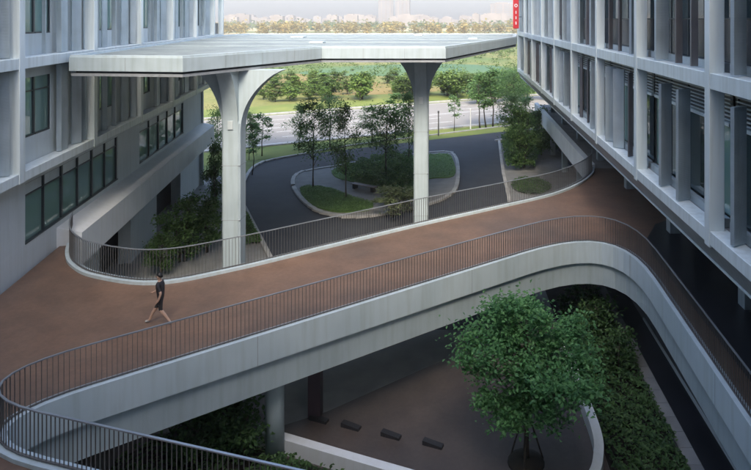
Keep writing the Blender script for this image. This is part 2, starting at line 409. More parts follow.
# ================================================================== BUILDINGS
ANG_L = math.atan(0.192); CS = 1.0183
left = empty('office_building', (-12.05, 0, 0), ANG_L, 'pale office block with green-tinted windows along the terrace wall', 'building')
right = empty('louvred_building', (6.77, 0, 0), 0, 'office block with white grid facade and tilted louvre fins over dark recess', 'building')

# ---------------- right building; local x = depth into the building (positive inward)
def rb(name, mat, d0, d1, y0, y1, z0, z1, parent=right, **k): return bx(name, parent, mat, d0, d1, y0, y1, z0, z1, **k)
Y0R, Y1R = 2.0, 71.0
for (za, zb) in ((8.67, F2), (12.90, F3), (17.2, F4), (21.5, 21.93), (25.8, TOP)):
    if za < 20:
        y = Y0R
        cuts = [Y0R] + [16.25 + 6.72 * k + .16 for k in range(-1, 9)] + [Y1R]
        for a, b in zip(cuts[:-1], cuts[1:]): rb('band_panel', M['white'], 0, .52, a + .006, b - .006, za, zb, bev=.012)
    else: rb('band', M['white'], 0, .52, Y0R, Y1R, za, zb)
    rb('floor_slab', M['slab'], .53, 13, Y0R + .02, Y1R - .25, za + .03, zb - .02)
for k in range(-2, 9):
    yc = 16.25 + 6.72 * k
    rb('column', M['white'], -.02, .40, yc, yc + .33, 8.60, TOP + .5, bev=.015)
rb('gable_wall', M['white'], .02, 13, Y1R - .22, Y1R + .1, 8.6, TOP + .4)
rb('back_wall', M['wall'], 13, 13.3, Y0R, Y1R, 0, TOP + .4)
rb('roof', M['slab'], .1, 13.2, Y0R, Y1R, TOP + .02, TOP + .3)
for (a, b) in ((F4, TOP),): rb('upper_glazing', M['navy'], .9, 1.0, Y0R, Y1R - .3, a, b)
rb('gable_wall', M['wall'], .6, 13, Y0R - .3, Y0R - .02, 0, TOP)
# chamfered soffit edge below the first band
m = MB(); m.v = []; prof = [(0.03, 8.665), (0.40, 7.98), (.52, 7.98), (.52, 8.665)]
for yy in (Y0R, Y1R):
    m.v += [(x, yy, z) for x, z in prof]
m.f = [(0, 1, 5, 4), (1, 2, 6, 5), (2, 3, 7, 6), (3, 0, 4, 7), (3, 2, 1, 0), (4, 5, 6, 7)]
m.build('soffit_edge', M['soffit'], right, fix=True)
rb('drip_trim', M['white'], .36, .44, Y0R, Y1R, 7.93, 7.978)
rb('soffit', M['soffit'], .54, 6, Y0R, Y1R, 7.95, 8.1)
# rooms behind the glass
for z0, z1 in ((F2, 12.93), (F3, 17.23)):
    rb('room_wall', M['room'], 6.5, 6.7, Y0R + .05, Y1R - .3, z0, z1)
    for k in range(0, 9, 2):
        rb('partition', M['room'], 1.2, 6.48, 16.25 + 6.72 * k + .1, 16.25 + 6.72 * k + .22, z0 + .02, z1 - .02)
fr = random.Random(21)
slat = MB()
for i in range(9): slat.box(0, .05, 0, 1, i * .11, i * .11 + .035)
for k in range(-1, 8):
    ya = 16.25 + 6.72 * k + .33; yb = 16.25 + 6.72 * (k + 1); W = yb - ya
    for st, (z0, z1) in enumerate(((F2, 12.90), (F3, 17.2))):
        rb('base_ledge', M['fin'], .54, .70, ya, yb, z0 - .01, z0 + .24)
        n = 4; pw = W / n
        for i in range(n):
            p0 = ya + i * pw + .035; p1 = ya + (i + 1) * pw - .035
            if st == 0:
                pane = rb('window', M['frame'], .74, .80, p1, p1 + .07, z0 + .24, z1, )
                bx('pane', pane, M['glass_clear'] if (i + k) % 3 else M['glass'], .765, .775, p0, p1, z0 + .25, 11.82)
                if fr.random() < .35: rb('blind', M['blind'] if fr.random() < .5 else M['room'], .9, .93, p0 + .03, p1 - .03, z0 + .3 + fr.uniform(0, 1.3), 11.8, parent=pane)
            else:
                pane = rb('window', M['frame'], .74, .80, p1, p1 + .07, z0 + .24, z1)
                bx('spandrel_panel', pane, M['navy'], .76, .79, p0, p1, z0 + .25, 14.79)
                bx('pane', pane, M['glass_clear'], .765, .775, p0, p1, 14.83, z1 - .02)
                if fr.random() < .3: rb('blind', M['blind'], .9, .93, p0 + .03, p1 - .03, 14.9 + fr.uniform(0, .6), z1 - .05, parent=pane)
        if st == 0:
            rb('transom', M['white'], .66, .82, ya, yb, 11.82, 11.92)
            mm = MB()
            for i in range(8): mm.box(.70, .755, ya, yb, 11.97 + i * .115, 12.01 + i * .115)
            o = mm.build('louvre_grille', M['spandrel'], right); o['kind'] = 'stuff'
            rb('grille_backing', M['frame'], .78, .82, ya, yb, 11.93, 12.89)
        else:
            rb('transom', M['frame'], .73, .81, ya, yb, 14.79, 14.83)
        # tilted fins in the reveal
        if st == 0: plan = [(.36, R(28), 0), (.62, R(24), 0)] if k == 0 else [(.16, R(30), 0), (.45, R(20), 0), (.7, R(24), 0)] if k == -1 else [(fr.uniform(.2, .28), R(fr.uniform(-60, 60)), fr.random() < .45), (fr.uniform(.45, .55), R(fr.uniform(-40, 60)), fr.random() < .5), (fr.uniform(.72, .84), R(fr.uniform(-50, 50)), fr.random() < .4)]
        else: plan = [(.30, R(15), 0), (.56, R(8), 1), (.76, R(5), 1)] if k in (0,) else [(.16, R(30), 0), (.5, R(10), 0), (.8, R(5), 1)] if k == -1 else [(fr.uniform(.18, .28), R(fr.uniform(-50, 60)), fr.random() < .25), (fr.uniform(.45, .55), R(fr.uniform(-20, 60)), fr.random() < .3), (fr.uniform(.72, .84), R(fr.uniform(-50, 50)), fr.random() < .25)]
        for (t, a, dk) in plan:
            yc = yb - t * W if False else ya + (1 - t) * W
            lw = .50 if not dk else .22; th = .11 if not dk else .07
            bx('fin', right, M['fin_dark'] if dk else M['fin'], .30 - lw / 2, .30 + lw / 2, yc - th / 2, yc + th / 2, z0 + .04, z1 - .32 if st == 0 else z1 - .05, rz=a)
# last open bay at the far end
for st, (z0, z1) in enumerate(((F2, 12.90), (F3, 17.2))):
    rb('spandrel_panel', M['spandrel'], .7, .78, 70.1 - .1, 70.9, z0, z1)
# recessed lower floors
for k in range(0, 17):
    ya = 2 + k * 4.0
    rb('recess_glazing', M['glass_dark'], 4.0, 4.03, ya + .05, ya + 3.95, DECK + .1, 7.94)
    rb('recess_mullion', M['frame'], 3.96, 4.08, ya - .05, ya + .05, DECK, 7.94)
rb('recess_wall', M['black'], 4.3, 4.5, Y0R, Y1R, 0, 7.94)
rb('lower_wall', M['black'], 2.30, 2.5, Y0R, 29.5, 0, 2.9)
rb('plinth', M['spandrel'], 2.22, 2.298, Y0R, 29.5, 0, .12)
for k in range(9):
    yc = 6 + k * 7.4
    rb('recess_column', M['concrete'], 3.1, 3.6, yc, yc + .5, 0, 7.94)
# slab edge along the recess beyond the bridge
m = MB(); prof = [(1.95, 5.15), (2.25, 5.05), (2.25, 3.60), (1.95, 3.55)]
m = MB()
for yy in (40.5, 70.6): m.v += [(2.35, yy, 5.0), (2.0, yy, 4.92), (2.0, yy, 3.45), (2.35, yy, 3.45)]
m.f = [(0, 1, 5, 4), (1, 2, 6, 5), (2, 3, 7, 6), (3, 0, 4, 7), (3, 2, 1, 0), (4, 5, 6, 7)]
m.build('slab_edge', M['white_wall'], right, fix=True)
rb('floor_slab', M['slab'], 2.36, 6.5, 40.4, 71, 4.3, 4.66)

# ---------------- left building; local x = outwards to the court, y along the facade
def lb(name, mat, d0, d1, y0, y1, z0, z1, parent=None, **k): return bx(name, parent or left, mat, d0, d1, y0 * CS, y1 * CS, z0, z1, **k)
Y0L, Y1L = -14.0, 54.0
for (za, zb) in ((8.68, F2), (12.92, F3), (17.2, F4), (21.5, 21.93), (25.8, TOP)):
    if za < 20:
        cuts = [8.0] + [22.6 + 6.62 * k - .2 for k in range(-1, 6)]
        cuts[-1] = min(cuts[-1], Y1L) if za < 10 else cuts[-1]
        lb('band', M['white'], -.6, 0, Y0L, 8.0, za, zb)
        for a, b in zip(cuts[:-1], cuts[1:]): lb('band_panel', M['white'], -.6, 0, a + .006, b - .006, za, zb, bev=.012)
    else: lb('band', M['white'], -.6, 0, Y0L, Y1L, za, zb)
    lb('floor_slab', M['slab'], -13, -.61, Y0L, Y1L - .3, za + .03, zb - .02)
for k in range(-4, 6):
    yf = 22.6 + 6.62 * k
    lb('column', M['white'], -.42, .02, yf - .4, yf, 8.66 if k < 5 else 12.9, TOP + .5 if k < 5 else F4, bev=.015)
lb('column', M['white'], -.42, .02, 59.2, 59.6, 12.9, F4, bev=.015)
lb('band', M['white'], -.6, 0, 55.7, 59.6, 17.2, F4); lb('band', M['white'], -.6, 0, 55.7, 59.6, 12.92, F3)
lb('balcony_panel', M['navy'], -.5, -.42, 56.2, 59.1, F3 + .02, 14.4)
lb('roof', M['slab'], -13, -.1, Y0L, Y1L, TOP + .02, TOP + .3)
lb('upper_glazing', M['navy'], -1.0, -.9, Y0L, Y1L - .3, F4, TOP)
lb('back_wall', M['wall'], -13.3, -13, Y0L, Y1L, 0, TOP + .3)
lb('gable_wall', M['wall'], -13, -.62, Y1L - .28, Y1L + .02, 0, TOP)
lb('blank_facade', M['wall'], -.9, -.62, Y0L, 8.0, DECK, TOP)
for z0, z1 in ((F2, 12.95), (F3, 17.22)):
    lb('room_wall', M['room'], -6.7, -6.5, 5, Y1L - .3, z0, z1)
    for k in range(-1, 5, 2): lb('partition', M['room'], -6.48, -1.1, 22.6 + 6.62 * k - .2, 22.6 + 6.62 * k - .08, z0 + .02, z1 - .02)
for k in range(-3, 5):
    ya = 22.6 + 6.62 * k; yb = ya + 6.22
    for st, (z0, z1) in enumerate(((F2, 12.92), (F3, 17.2))):
        sill = 10.10 if st == 0 else 14.24; head = 12.42 if st == 0 else 17.0
        openings = [(.55, 2.1), (2.1, 3.4), (4.15, 4.95), (5.35, 5.75)]
        if k % 2: openings = [(.5, 1.5), (1.9, 3.0), (3.0, 4.1), (4.9, 5.6)]
        # the wall around the openings
        lb('spandrel', M['spandrel'], -.82, -.62, ya, yb, z0 - .01, sill - .03)
        lb('head_panel', M['spandrel'], -.82, -.62, ya, yb, head + .03, z1)
        prev = 0.0
        for (a, b) in openings + [(6.22, 6.22)]:
            if a - prev > .05: lb('pier', M['spandrel'], -.82, -.622, ya + prev, ya + a, sill - .03, head + .03)
            prev = b
        for (a, b) in openings:
            wf = lb('window', M['frame'], -.80, -.66, ya + a + .005, ya + a + .06, sill - .02, head + .02)
            lb('jamb', M['frame'], -.80, -.66, ya + b - .06, ya + b - .005, sill - .02, head + .02, parent=wf)
            lb('sill', M['frame'], -.80, -.64, ya + a + .06, ya + b - .06, sill - .025, sill + .035, parent=wf)
            lb('transom', M['frame'], -.79, -.68, ya + a + .06, ya + b - .06, head - .55, head - .50, parent=wf)
            lb('pane', M['glass'], -.735, -.725, ya + a + .06, ya + b - .06, sill + .035, head + .02, parent=wf)
            if fr.random() < (.6 if st else .6): lb('blind', M['blind'], -1.0, -.97, ya + a + .05, ya + b - .05, sill + fr.uniform(.1, 1.2), head, parent=wf)
        for (t, a, dk) in ([(3.76, R(80), .62), (2.15, R(4), .14) if st else (5.95, R(0), .2), (3.46, R(0), .20), (5.1, R(62), .5)] if k % 2 == 0 else [(1.7, R(75), .4), (3.0, R(0), .2), (4.5, R(76), .6), (5.9, R(20), .3)]):
            lw = dk
            bx('fin', left, M['fin'], -.32 - lw / 2 * 1, -.32 + lw / 2, (ya + t) * CS - .035, (ya + t) * CS + .035, z0 + .03, z1 - .06, rz=a)
# terrace-level wall with two long windows (wall stands 0.75 m behind the band)
WZ0, WZ1, WZT = 5.75, 8.18, 7.62
wins = [(24.2, 34.0, 6), (37.6, 47.8, 5)]
lb('sill_wall', M['wall'], -1.05, -.75, 8, Y1L, 4.0, WZ0)
lb('head_wall', M['wall'], -1.05, -.75, 8, Y1L, WZ1, 8.9)
prev = 8.0
for (a, b, n) in wins + [(Y1L, Y1L, 0)]:
    lb('pier', M['wall'], -1.05, -.752, prev, a, WZ0, WZ1); prev = b
for (a, b, n) in wins:
    pw = (b - a) / n
    wf = lb('window', M['frame'], -.98, -.73, a, b, WZ0, WZ0 + .05); lb('head_frame', M['frame'], -.98, -.82, a, b, WZ1 - .05, WZ1, parent=wf)
    lb('transom', M['frame'], -.95, -.83, a, b, WZT, WZT + .06, parent=wf)
    for i in range(n + 1):
        t = .06 if i % 2 else .14
        yy = a + i * pw
        lb('mullion', M['frame'], -.98, -.80, max(a, yy - t / 2), min(b, yy + t / 2), WZ0 + .05, WZ1 - .05, parent=wf)
    for i in range(n):
        lb('pane', M['glass'], -.90, -.89, a + i * pw + .05, a + (i + 1) * pw - .05, WZ0 + .05, WZT, parent=wf)
        lb('spandrel_pane', M['spandrel'], -.905, -.885, a + i * pw + .05, a + (i + 1) * pw - .05, WZT + .06, WZ1 - .05, parent=wf)
        lb('blind', M['blind'], -1.15, -1.12, a + i * pw + .05, a + (i + 1) * pw - .05, WZ0 + (.1 if fr.random() < .7 else fr.uniform(.4, 1.2)), WZT + .05, parent=wf)
lb('room_wall', M['room'], -6.7, -6.5, 8, Y1L - .3, DECK, 8.7)
# white slab edge running on from the terrace, and the recessed ground floor
m = MB()
for yy in (26.8 * CS, 54.0 * CS): m.v += [(-.748, yy, 5.52), (.28, yy, 5.24), (.28, yy, 3.80), (-.748, yy, 3.70)]
m.f = [(0, 1, 5, 4), (1, 2, 6, 5), (2, 3, 7, 6), (3, 0, 4, 7), (3, 2, 1, 0), (4, 5, 6, 7)]
m.build('slab_edge', M['white_wall'], left, fix=True)
lb('floor_slab', M['slab'], -13, -.76, Y0L, Y1L - .3, 3.62, 3.98)
lb('ground_wall', M['wall'], -1.6, -1.3, 8, 33.0, 0, 3.6)
lb('ground_wall', M['black'], -2.2, -2.0, 33.0, Y1L, 0, 3.6)
for a, b in ((36.5, 41.5), (47.5, 53.9)): lb('ground_pier', M['wall'], -1.6, -.9, a, b, 0, 3.6)

# ---------------- unseen block added behind the viewpoint, height and overhang set to shade the court
shade_b = empty('shading_block', (-3, -9, 0), 0, 'plain unseen block added behind the viewpoint to shade the court', 'building')
bx('wall', shade_b, M['wall'], -13, 11, -6, 4.0, 0, 12.6)
bx('wall', shade_b, M['wall'], -13, 11, -6, 6.0, F4, 34)
bx('room_wall', shade_b, M['room'], -13, 11, -6, 1.0, 12.6, F4)
for z in (F4, 21.9, 26.2): bx('band', shade_b, M['white'], -13, 11, 6.0, 6.4, z - .4, z)
for i in range(6): bx('column', shade_b, M['white'], -12.8 + i * 4.6, -12.4 + i * 4.6, 6.0, 6.45, F4, 34)
bx('balcony_slab', shade_b, M['slab'], -13, 11, 4.0, 8.6, 13.0, F3)
for j, z in enumerate((4.8, 8.9, 18.2, 22.0, 26.3)):
    for i in range(5): bx('window', shade_b, M['navy'], -12.2 + i * 4.6, -8.9 + i * 4.6, 4.0 if z < 17 else 6.0, 4.04 if z < 17 else 6.04, z + .9, z + 3.2)

# ================================================================== TERRACE, FOOTBRIDGE
rear = smooth_path([(-17.6, 27.4), (-16.7, 25.8), (-15.7, 24.6), (-14.2, 23.6), (-11.6, 23.0), (-9.2, 24.2), (-5.8, 26.7), (-1.97, 29.5), (2.15, 32.3), (5.2, 34.5), (7.2, 36.8), (8.4, 39.0), (8.85, 40.6)], 6)
void = []
A_ = round_poly([(-12.5, 14.5), (7.65, 29.25), (7.15, 13.5), (7.0, 9.1)], [1.5, 3.0, 8, .8], 10)
# far edge left to right, then down the right side, then the near edge back
void = A_
frontpath = void
def deck_mesh():
    bm = bmesh.new()
    outer = [Vector((-18.0, 27.6))] + rear + [Vector((10.9, 40.6)), Vector((10.9, 1.6)), Vector((-12.6, 1.6))]
    loops = []
    for poly in (outer, void):
        vv = [bm.verts.new((p[0], p[1], DECK)) for p in poly]
        loops += [bm.edges.new((vv[i], vv[(i + 1) % len(vv)])) for i in range(len(vv))]
    bmesh.ops.triangle_fill(bm, edges=loops, use_beauty=True, use_dissolve=False)
    bmesh.ops.recalc_face_normals(bm, faces=bm.faces)
    if sum(f.normal.z for f in bm.faces) < 0: bmesh.ops.reverse_faces(bm, faces=bm.faces)
    ex = bmesh.ops.extrude_face_region(bm, geom=list(bm.faces))
    for v in [g for g in ex['geom'] if isinstance(g, bmesh.types.BMVert)]: v.co.z -= .30
    bmesh.ops.recalc_face_normals(bm, faces=bm.faces)
    me = bpy.data.meshes.new('deck'); bm.to_mesh(me); bm.free(); me.materials.append(M['deck']); return me
bridge = empty('footbridge', (0, 0, 0), 0, 'brown-decked terrace and footbridge with white curved edges crossing the court', 'footbridge')
link('deck', deck_mesh(), bridge)
m = MB(); m.prism([Vector(p) for p in ((7.95, 9), (10.88, 9), (10.88, 30.5), (9.6, 29.5), (8.6, 27.6), (8.25, 25.5))], DECK + .002, DECK + .012); m.build('walkway_sheet', M['black'], bridge, fix=True)  # thin dark sheet laid over the deck along the right walkway
# the void is traced left corner -> right corner -> near: the court lies to the RIGHT of the path, the deck to the LEFT
area = sum(void[i - 1].x * void[i].y - void[i].x * void[i - 1].y for i in range(len(void)))
sgn = 1 if area < 0 else -1        # left offset points to the deck when the loop runs clockwise
def prof(a, b, z0, z1): 
    q = [(a * sgn, z0), (b * sgn, z0), (b * sgn, z1), (a * sgn, z1)]
    return q
m = MB(); m.sweep(void, prof(-.06, .24, 3.86, 4.80), True); eb = m.build('edge_beam', M['fascia'], bridge, fix=True)
jm = MB(); jm.box(-.007, .007, -.004, .004, 3.865, 4.795); jm = jm.mesh('joint', M['soffit'])
for (p, d) in resample(list(void) + [void[0]], 8.5):
    q = p - Vector((-d.y, d.x)) * sgn * .0605
    link('joint', jm, eb, (q.x, q.y, 0), math.atan2(d.y, d.x))
m = MB(); m.sweep(void, prof(.10, .55, 2.86, 3.80), True); m.build('lower_beam', M['concrete'], bridge, fix=True)
m = MB(); m.sweep(rear, [(-.24, 3.90), (.08, 3.90), (.08, 4.82), (-.24, 4.82)]); m.build('edge_beam', M['fascia'], bridge, fix=True)
m = MB(); m.sweep(rear, [(-.6, 2.9), (-.2, 2.9), (-.2, 3.88), (-.6, 3.88)]); m.build('lower_beam', M['concrete'], bridge, fix=True)
# deck underside between the beams
m = MB(); sof = [Vector((-11.0, 16.3)), Vector((6.0, 28.9)), Vector((4.6, 33.2)), Vector((-9, 23.6)), Vector((-12, 22.4))]
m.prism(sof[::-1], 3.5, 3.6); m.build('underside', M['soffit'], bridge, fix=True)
# columns below
def round_column(x, y, r, mat, name='column', parent=bridge, z1=2.9):
    m = MB(); m.lathe([(r, 0), (r, z1)], 20, (x, y, 0)); return m.build(name, mat, parent, smooth=False)
c = P(276, 470); 
for (x, y) in ((-6.25, 20.25), (-15.2, 19.5), (9.9, 31.5), (9.9, 12.5)):
    m = MB(); m.lathe([(.31, 0), (.31, 3.6)], 24, (x, y, 0)); o = m.build('column', M['concrete'], bridge, smooth=True)
bx('column', bridge, M['plum'], -5.62, -5.16, 22.15, 22.6, 0, 3.5)

# ---------------- guard rails
def guard_rail(name, label, path, base, top, singles_from, limit=300, closed=False):
    root = empty(name, (path[0].x, path[0].y, DECK), 0, label, 'railing')
    off = Vector((path[0].x, path[0].y))
    loc = [p - off for p in path] + ([path[0] - off] if closed else [])
    me = MB(); me.box(-.005, .005, -.013, .013, base - DECK, top - DECK); me = me.mesh('baluster', M['railing'])
    pts = resample(loc, .125)
    order = sorted(range(len(pts)), key=lambda i: (pts[i][0] + off - Vector(singles_from)).length)
    keep = set(order[:limit]); rest = MB()
    for i, (p, d) in enumerate(pts):
        if i in keep: link('baluster', me, root, (p.x, p.y, 0), math.atan2(d.y, d.x))
        else:
            n = Vector((-d.y, d.x))
            q = [p + d * a + n * b for a, b in ((-.005, -.013), (.005, -.013), (.005, .013), (-.005, .013))]
            rest.prism(q, base - DECK, top - DECK)
    if rest.v: rest.build('balusters', M['railing'], root, kind='stuff')
    m = MB(); h = top - DECK; m.sweep(loc[:-1] if closed else loc, [(-.026, h), (.026, h), (.026, h + .03), (-.026, h + .03)], closed); m.build('handrail', M['handrail'], root, fix=True)
    m = MB(); h = base - DECK; m.sweep(loc[:-1] if closed else loc, [(-.025, h + .02), (.025, h + .02), (.025, h + .05), (-.025, h + .05)], closed); m.build('bottom_rail', M['railing'], root, fix=True)
    return root
vin = []
n = len(void)
for i in range(n):
    d = (void[(i + 1) % n] - void[i - 1]).normalized(); vin.append(void[i] + Vector((-d.y, d.x)) * sgn * .10)
guard_rail('guard_rail', 'dark baluster railing ringing the open court on the near edge of the bridge', vin, 4.80, 5.90, (-4, 8), 300, True)
rin = []
for i, p in enumerate(rear):
    d = (rear[min(i + 1, len(rear) - 1)] - rear[max(i - 1, 0)]).normalized(); rin.append(p - Vector((-d.y, d.x)) * .08)
guard_rail('guard_rail', 'dark baluster railing along the curved rear edge of the bridge facing the road', rin, 4.82, 5.98, (-6, 20), 300)

# ================================================================== CANOPY
CB, CT = EYE - 2.30, EYE - 1.64
canopy = empty('entrance_canopy', (0, 0, 0), 0, 'big flat white entrance canopy on two flared columns over the forecourt', 'canopy')
cp = [Vector(p) for p in ((-16.75, 25.7), (-11.6, 25.1), (-7.75, 33.7), (-.8, 33.7), (5.0, 53.0), (6.1, 64.0), (-22.6, 64.0), (-23.1, 58))]
def inset(poly, d):
    out = []
    n = len(poly)
    for i in range(n):
        p = poly[i]; d1 = (p - poly[i - 1]).normalized(); d2 = (poly[(i + 1) % n] - p).normalized()
        t = (d1 + d2).normalized(); nn = Vector((-t.y, t.x)); c = max(.3, nn.dot(Vector((-d1.y, d1.x)))); out.append(p + nn * d / c)
    return out
m = MB(); m.prism(cp, CB + .08, CT); rs = m.build('roof_slab', M['concrete'], canopy, fix=True)
jm = MB(); jm.box(-.008, .008, -.004, .004, CB + .085, CT - .005); jm = jm.mesh('joint', M['soffit'])
for a_, b_ in zip(cp[:4], cp[1:5]):
    L_ = (b_ - a_).length; n_ = max(2, round(L_ / 2.4)); d_ = (b_ - a_) / L_
    for i_ in range(1, n_):
        q_ = a_ + d_ * L_ * i_ / n_ - Vector((-d_.y, d_.x)) * .0005
        link('joint', jm, rs, (q_.x, q_.y, 0), math.atan2(d_.y, d_.x))
m = MB(); m.prism(inset(cp, .22), CB - .02, CB + .079); m.build('shadow_gap', M['frame'], canopy, fix=True)
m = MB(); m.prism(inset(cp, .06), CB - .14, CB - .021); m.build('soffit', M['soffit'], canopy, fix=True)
m = MB(); m.sweep(inset(cp, .12), [(-.09, CT + .001), (.09, CT + .001), (.09, CT + .10), (-.09, CT + .10)], True); m.build('roof_rim', M['fascia'], canopy, fix=True)
m = MB(); m.prism(inset(cp, .45), CT + .001, CT + .03); m.build('roof_membrane', material('roof_membrane', (.33, .375, .36), .6, (.25, .29, .275), .5, (.3, .7), grime=.25), canopy, fix=True)
def clip_row(y, poly):
    xs = []
    for i in range(len(poly)):
        a, b = poly[i - 1], poly[i]
        if (a.y > y) != (b.y > y): xs.append(a.x + (y - a.y) / (b.y - a.y) * (b.x - a.x))
    return min(xs), max(xs)
ci = inset(cp, .5)
for k in range(5):
    y = 35.5 + k * 6.0
    a, b = clip_row(y, ci); bx('roof_seam', canopy, M['concrete'], a, b, y - .03, y + .03, CT + .031, CT + .06)
for (px_, py_, s_) in ((-9.5, 40, .9), (1.0, 47, .7), (-14, 52, 1.1), (-4, 58, .8)):
    bx('roof_hatch', canopy, M['fascia'], px_ - s_ / 2, px_ + s_ / 2, py_ - s_ / 2, py_ + s_ / 2, CT + .031, CT + .16, bev=.02)

def flare_column(x, y, wd, rl, rr, rf, rb_, hh):
    """square shaft whose four sides curve out to the soffit"""
    m = MB(); zt = CB - .141; zb = zt - hh; lev = [(0, 0), (zb, 0)] + [(zb + hh * t, (t ** 2.3) * .72 + .28 * (1 - math.sqrt(max(0, 1 - t * t)))) for t in [i / 14 for i in range(1, 15)]]
    h = wd / 2; ch = .09
    for (z, f) in lev:
        l, r, a, b = -h - rl * f, h + rr * f, -h - rf * f, h + rb_ * f
        # cruciform-ish flare: ribs run out along x and y, corners stay tight
        cx = h - ch
        m.v += [(x + l, y - cx, z), (x - cx, y - cx - .0, z) if f > .02 else (x - h, y - cx, z), (x - cx, y + a, z), (x + cx, y + a, z), (x + cx, y - cx, z) if f > .02 else (x + h, y - cx, z), (x + r, y - cx, z),
                (x + r, y + cx, z), (x + cx, y + cx, z) if f > .02 else (x + h, y + cx, z), (x + cx, y + b, z), (x - cx, y + b, z), (x - cx, y + cx, z) if f > .02 else (x - h, y + cx, z), (x + l, y + cx, z)]
    k = 12
    for i in range(len(lev) - 1):
        for j in range(k):
            j2 = (j + 1) % k; m.f.append((i * k + j, i * k + j2, (i + 1) * k + j2, (i + 1) * k + j))
    m.f.append(tuple(range(k))[::-1]); m.f.append(tuple((len(lev) - 1) * k + j for j in range(k)))
    o = m.build('column', M['concrete'], canopy, fix=True)
    bx('service_box', o, M['spandrel'], x - .12, x + .12, y - h - .06, y - h - .002, 9.55, 9.95)
    for k_ in range(1, 4):
        bx('joint', o, M['soffit'], x - h - .004, x + h + .004, y - h - .004, y + h + .004, k_ * 2.6, k_ * 2.6 + .02)
flare_column(-10.92, 29.0, .88, 1.35, 2.0, 1.0, 2.0, 3.0)
flare_column(-2.42, 37.6, .90, 1.15, 1.2, 1.2, 1.6, 2.9)

# red vertical sign on the far end of the louvred building
sg = empty('red_sign', (6.2, 66.5, 14.0), 0, 'tall narrow red sign with white marks on the louvred building', 'sign')
bx('panel', sg, M['red'], -.32, .32, -.06, .06, -.25, 4.6, bev=.02)
m = MB(); ring = [Vector((.17 * math.cos(t), .17 * math.sin(t))) for t in [2 * math.pi * i / 20 for i in range(20)]]
m2 = MB()
for i in range(20):
    for r in (.11, .19):
        pass
for i in range(20):
    t = 2 * math.pi * i / 20
    m2.v += [(.10 * math.cos(t), -.065, 2.3 + .10 * math.sin(t)), (.19 * math.cos(t), -.065, 2.3 + .19 * math.sin(t))]
for i in range(20):
    j = (i + 1) % 20; m2.f.append((2 * i, 2 * i + 1, 2 * j + 1, 2 * j))
m2.build('ring_mark', M['sign_white'], sg)
for z in (1.55, .95, .35): 
    bx('letter_stroke', sg, M['sign_white'], -.05, .05, -.068, -.062, z - .16, z + .16)
bx('bracket', sg, M['frame'], .32, .62, -.03, .03, 1.0, 1.08); bx('bracket', sg, M['frame'], .32, .62, -.03, .03, 3.4, 3.48)

# ================================================================== COURT FURNITURE
lowpath = smooth_path([(-7.1, 20.95), (-4.0, 19.78), (-1.9, 19.0), (1.0, 17.95), (2.8, 17.75), (4.1, 18.75), (4.6, 19.9), (4.74, 20.9), (4.72, 22.4), (4.66, 24.5), (4.6, 27.5)], 8)
m = MB(); m.sweep(lowpath, [(-.16, 0), (.16, 0), (.16, .52), (-.16, .52)]); lw_ = m.build('low_wall', M['white_wall'], fix=True)
tag(lw_, 'low white curved kerb wall edging the brown court floor', 'low wall')
for i, (px_, py_) in enumerate(((319, 421), (351, 428), (391, 437), (433, 446))):
    p = P(px_, py_); a = math.atan2(-.36, 1)
    m = MB(); L, W, H = .36, .11, .15
    m.v = [(-L, -W, 0), (L, -W, 0), (L, W, 0), (-L, W, 0), (-L, -W, H), (L, -W, .08), (L, W, .08), (-L, W, H)]
    m.f = [(3, 2, 1, 0), (4, 5, 6, 7), (0, 1, 5, 4), (1, 2, 6, 5), (2, 3, 7, 6), (3, 0, 4, 7)]
    o = m.build('stone_block', M['granite'], None, (p.x, p.y, .016), -.35)
    lab = ['dark wedge stone block at the foot of the plum-coloured column', 'dark wedge stone block on the court, second from the plum-coloured column', 'dark wedge stone block on the court, third from the plum-coloured column', 'dark wedge stone block on the court, farthest from the plum-coloured column'][i]
    tag(o, lab, 'stone block', 'row of dark stone blocks on the court')

# island bench
bench = empty('timber_bench', P(364, 190, .10), 0, 'brown timber bench among the shrubs of the forecourt island', 'bench')
bench.rotation_euler = (0, 0, -.55)
for i in range(4): bx('slat', bench, M['deck'], -1.3, 1.3, -.26 + i * .135, -.14 + i * .135, .40, .45)
for x in (-1.0, 1.0): bx('leg', bench, M['granite'], x - .12, x + .12, -.22, .22, 0, .40)

# small lamp post and white post by the highway
lp = empty('lamp_post', P(438.5, 136), 0, 'slim dark post beside the far kerb of the forecourt road', 'post')
m = MB(); m.tube([(0, 0, 0), (0, 0, 1.6), (0, 0, 2.9)], [.09, .075, .07], 8); m.build('pole', M['railing'], lp)
m = MB(); m.lathe([(.10, 0), (.12, .05), (.12, .25), (.05, .3)], 10, (0, 0, 2.9)); m.build('lamp_head', M['railing'], lp)
lp2 = empty('marker_post', P(470.5, 129), 0, 'thin white marker post on the verge beside the highway', 'post')
m = MB(); m.tube([(0, 0, 0), (0, 0, 2.6)], [.08, .07], 8); m.build('pole', M['sign_white'], lp2)
m = MB(); m.lathe([(.09, 0), (.09, .12), (.02, .16)], 8, (0, 0, 2.6)); m.build('cap', M['sign_white'], lp2)

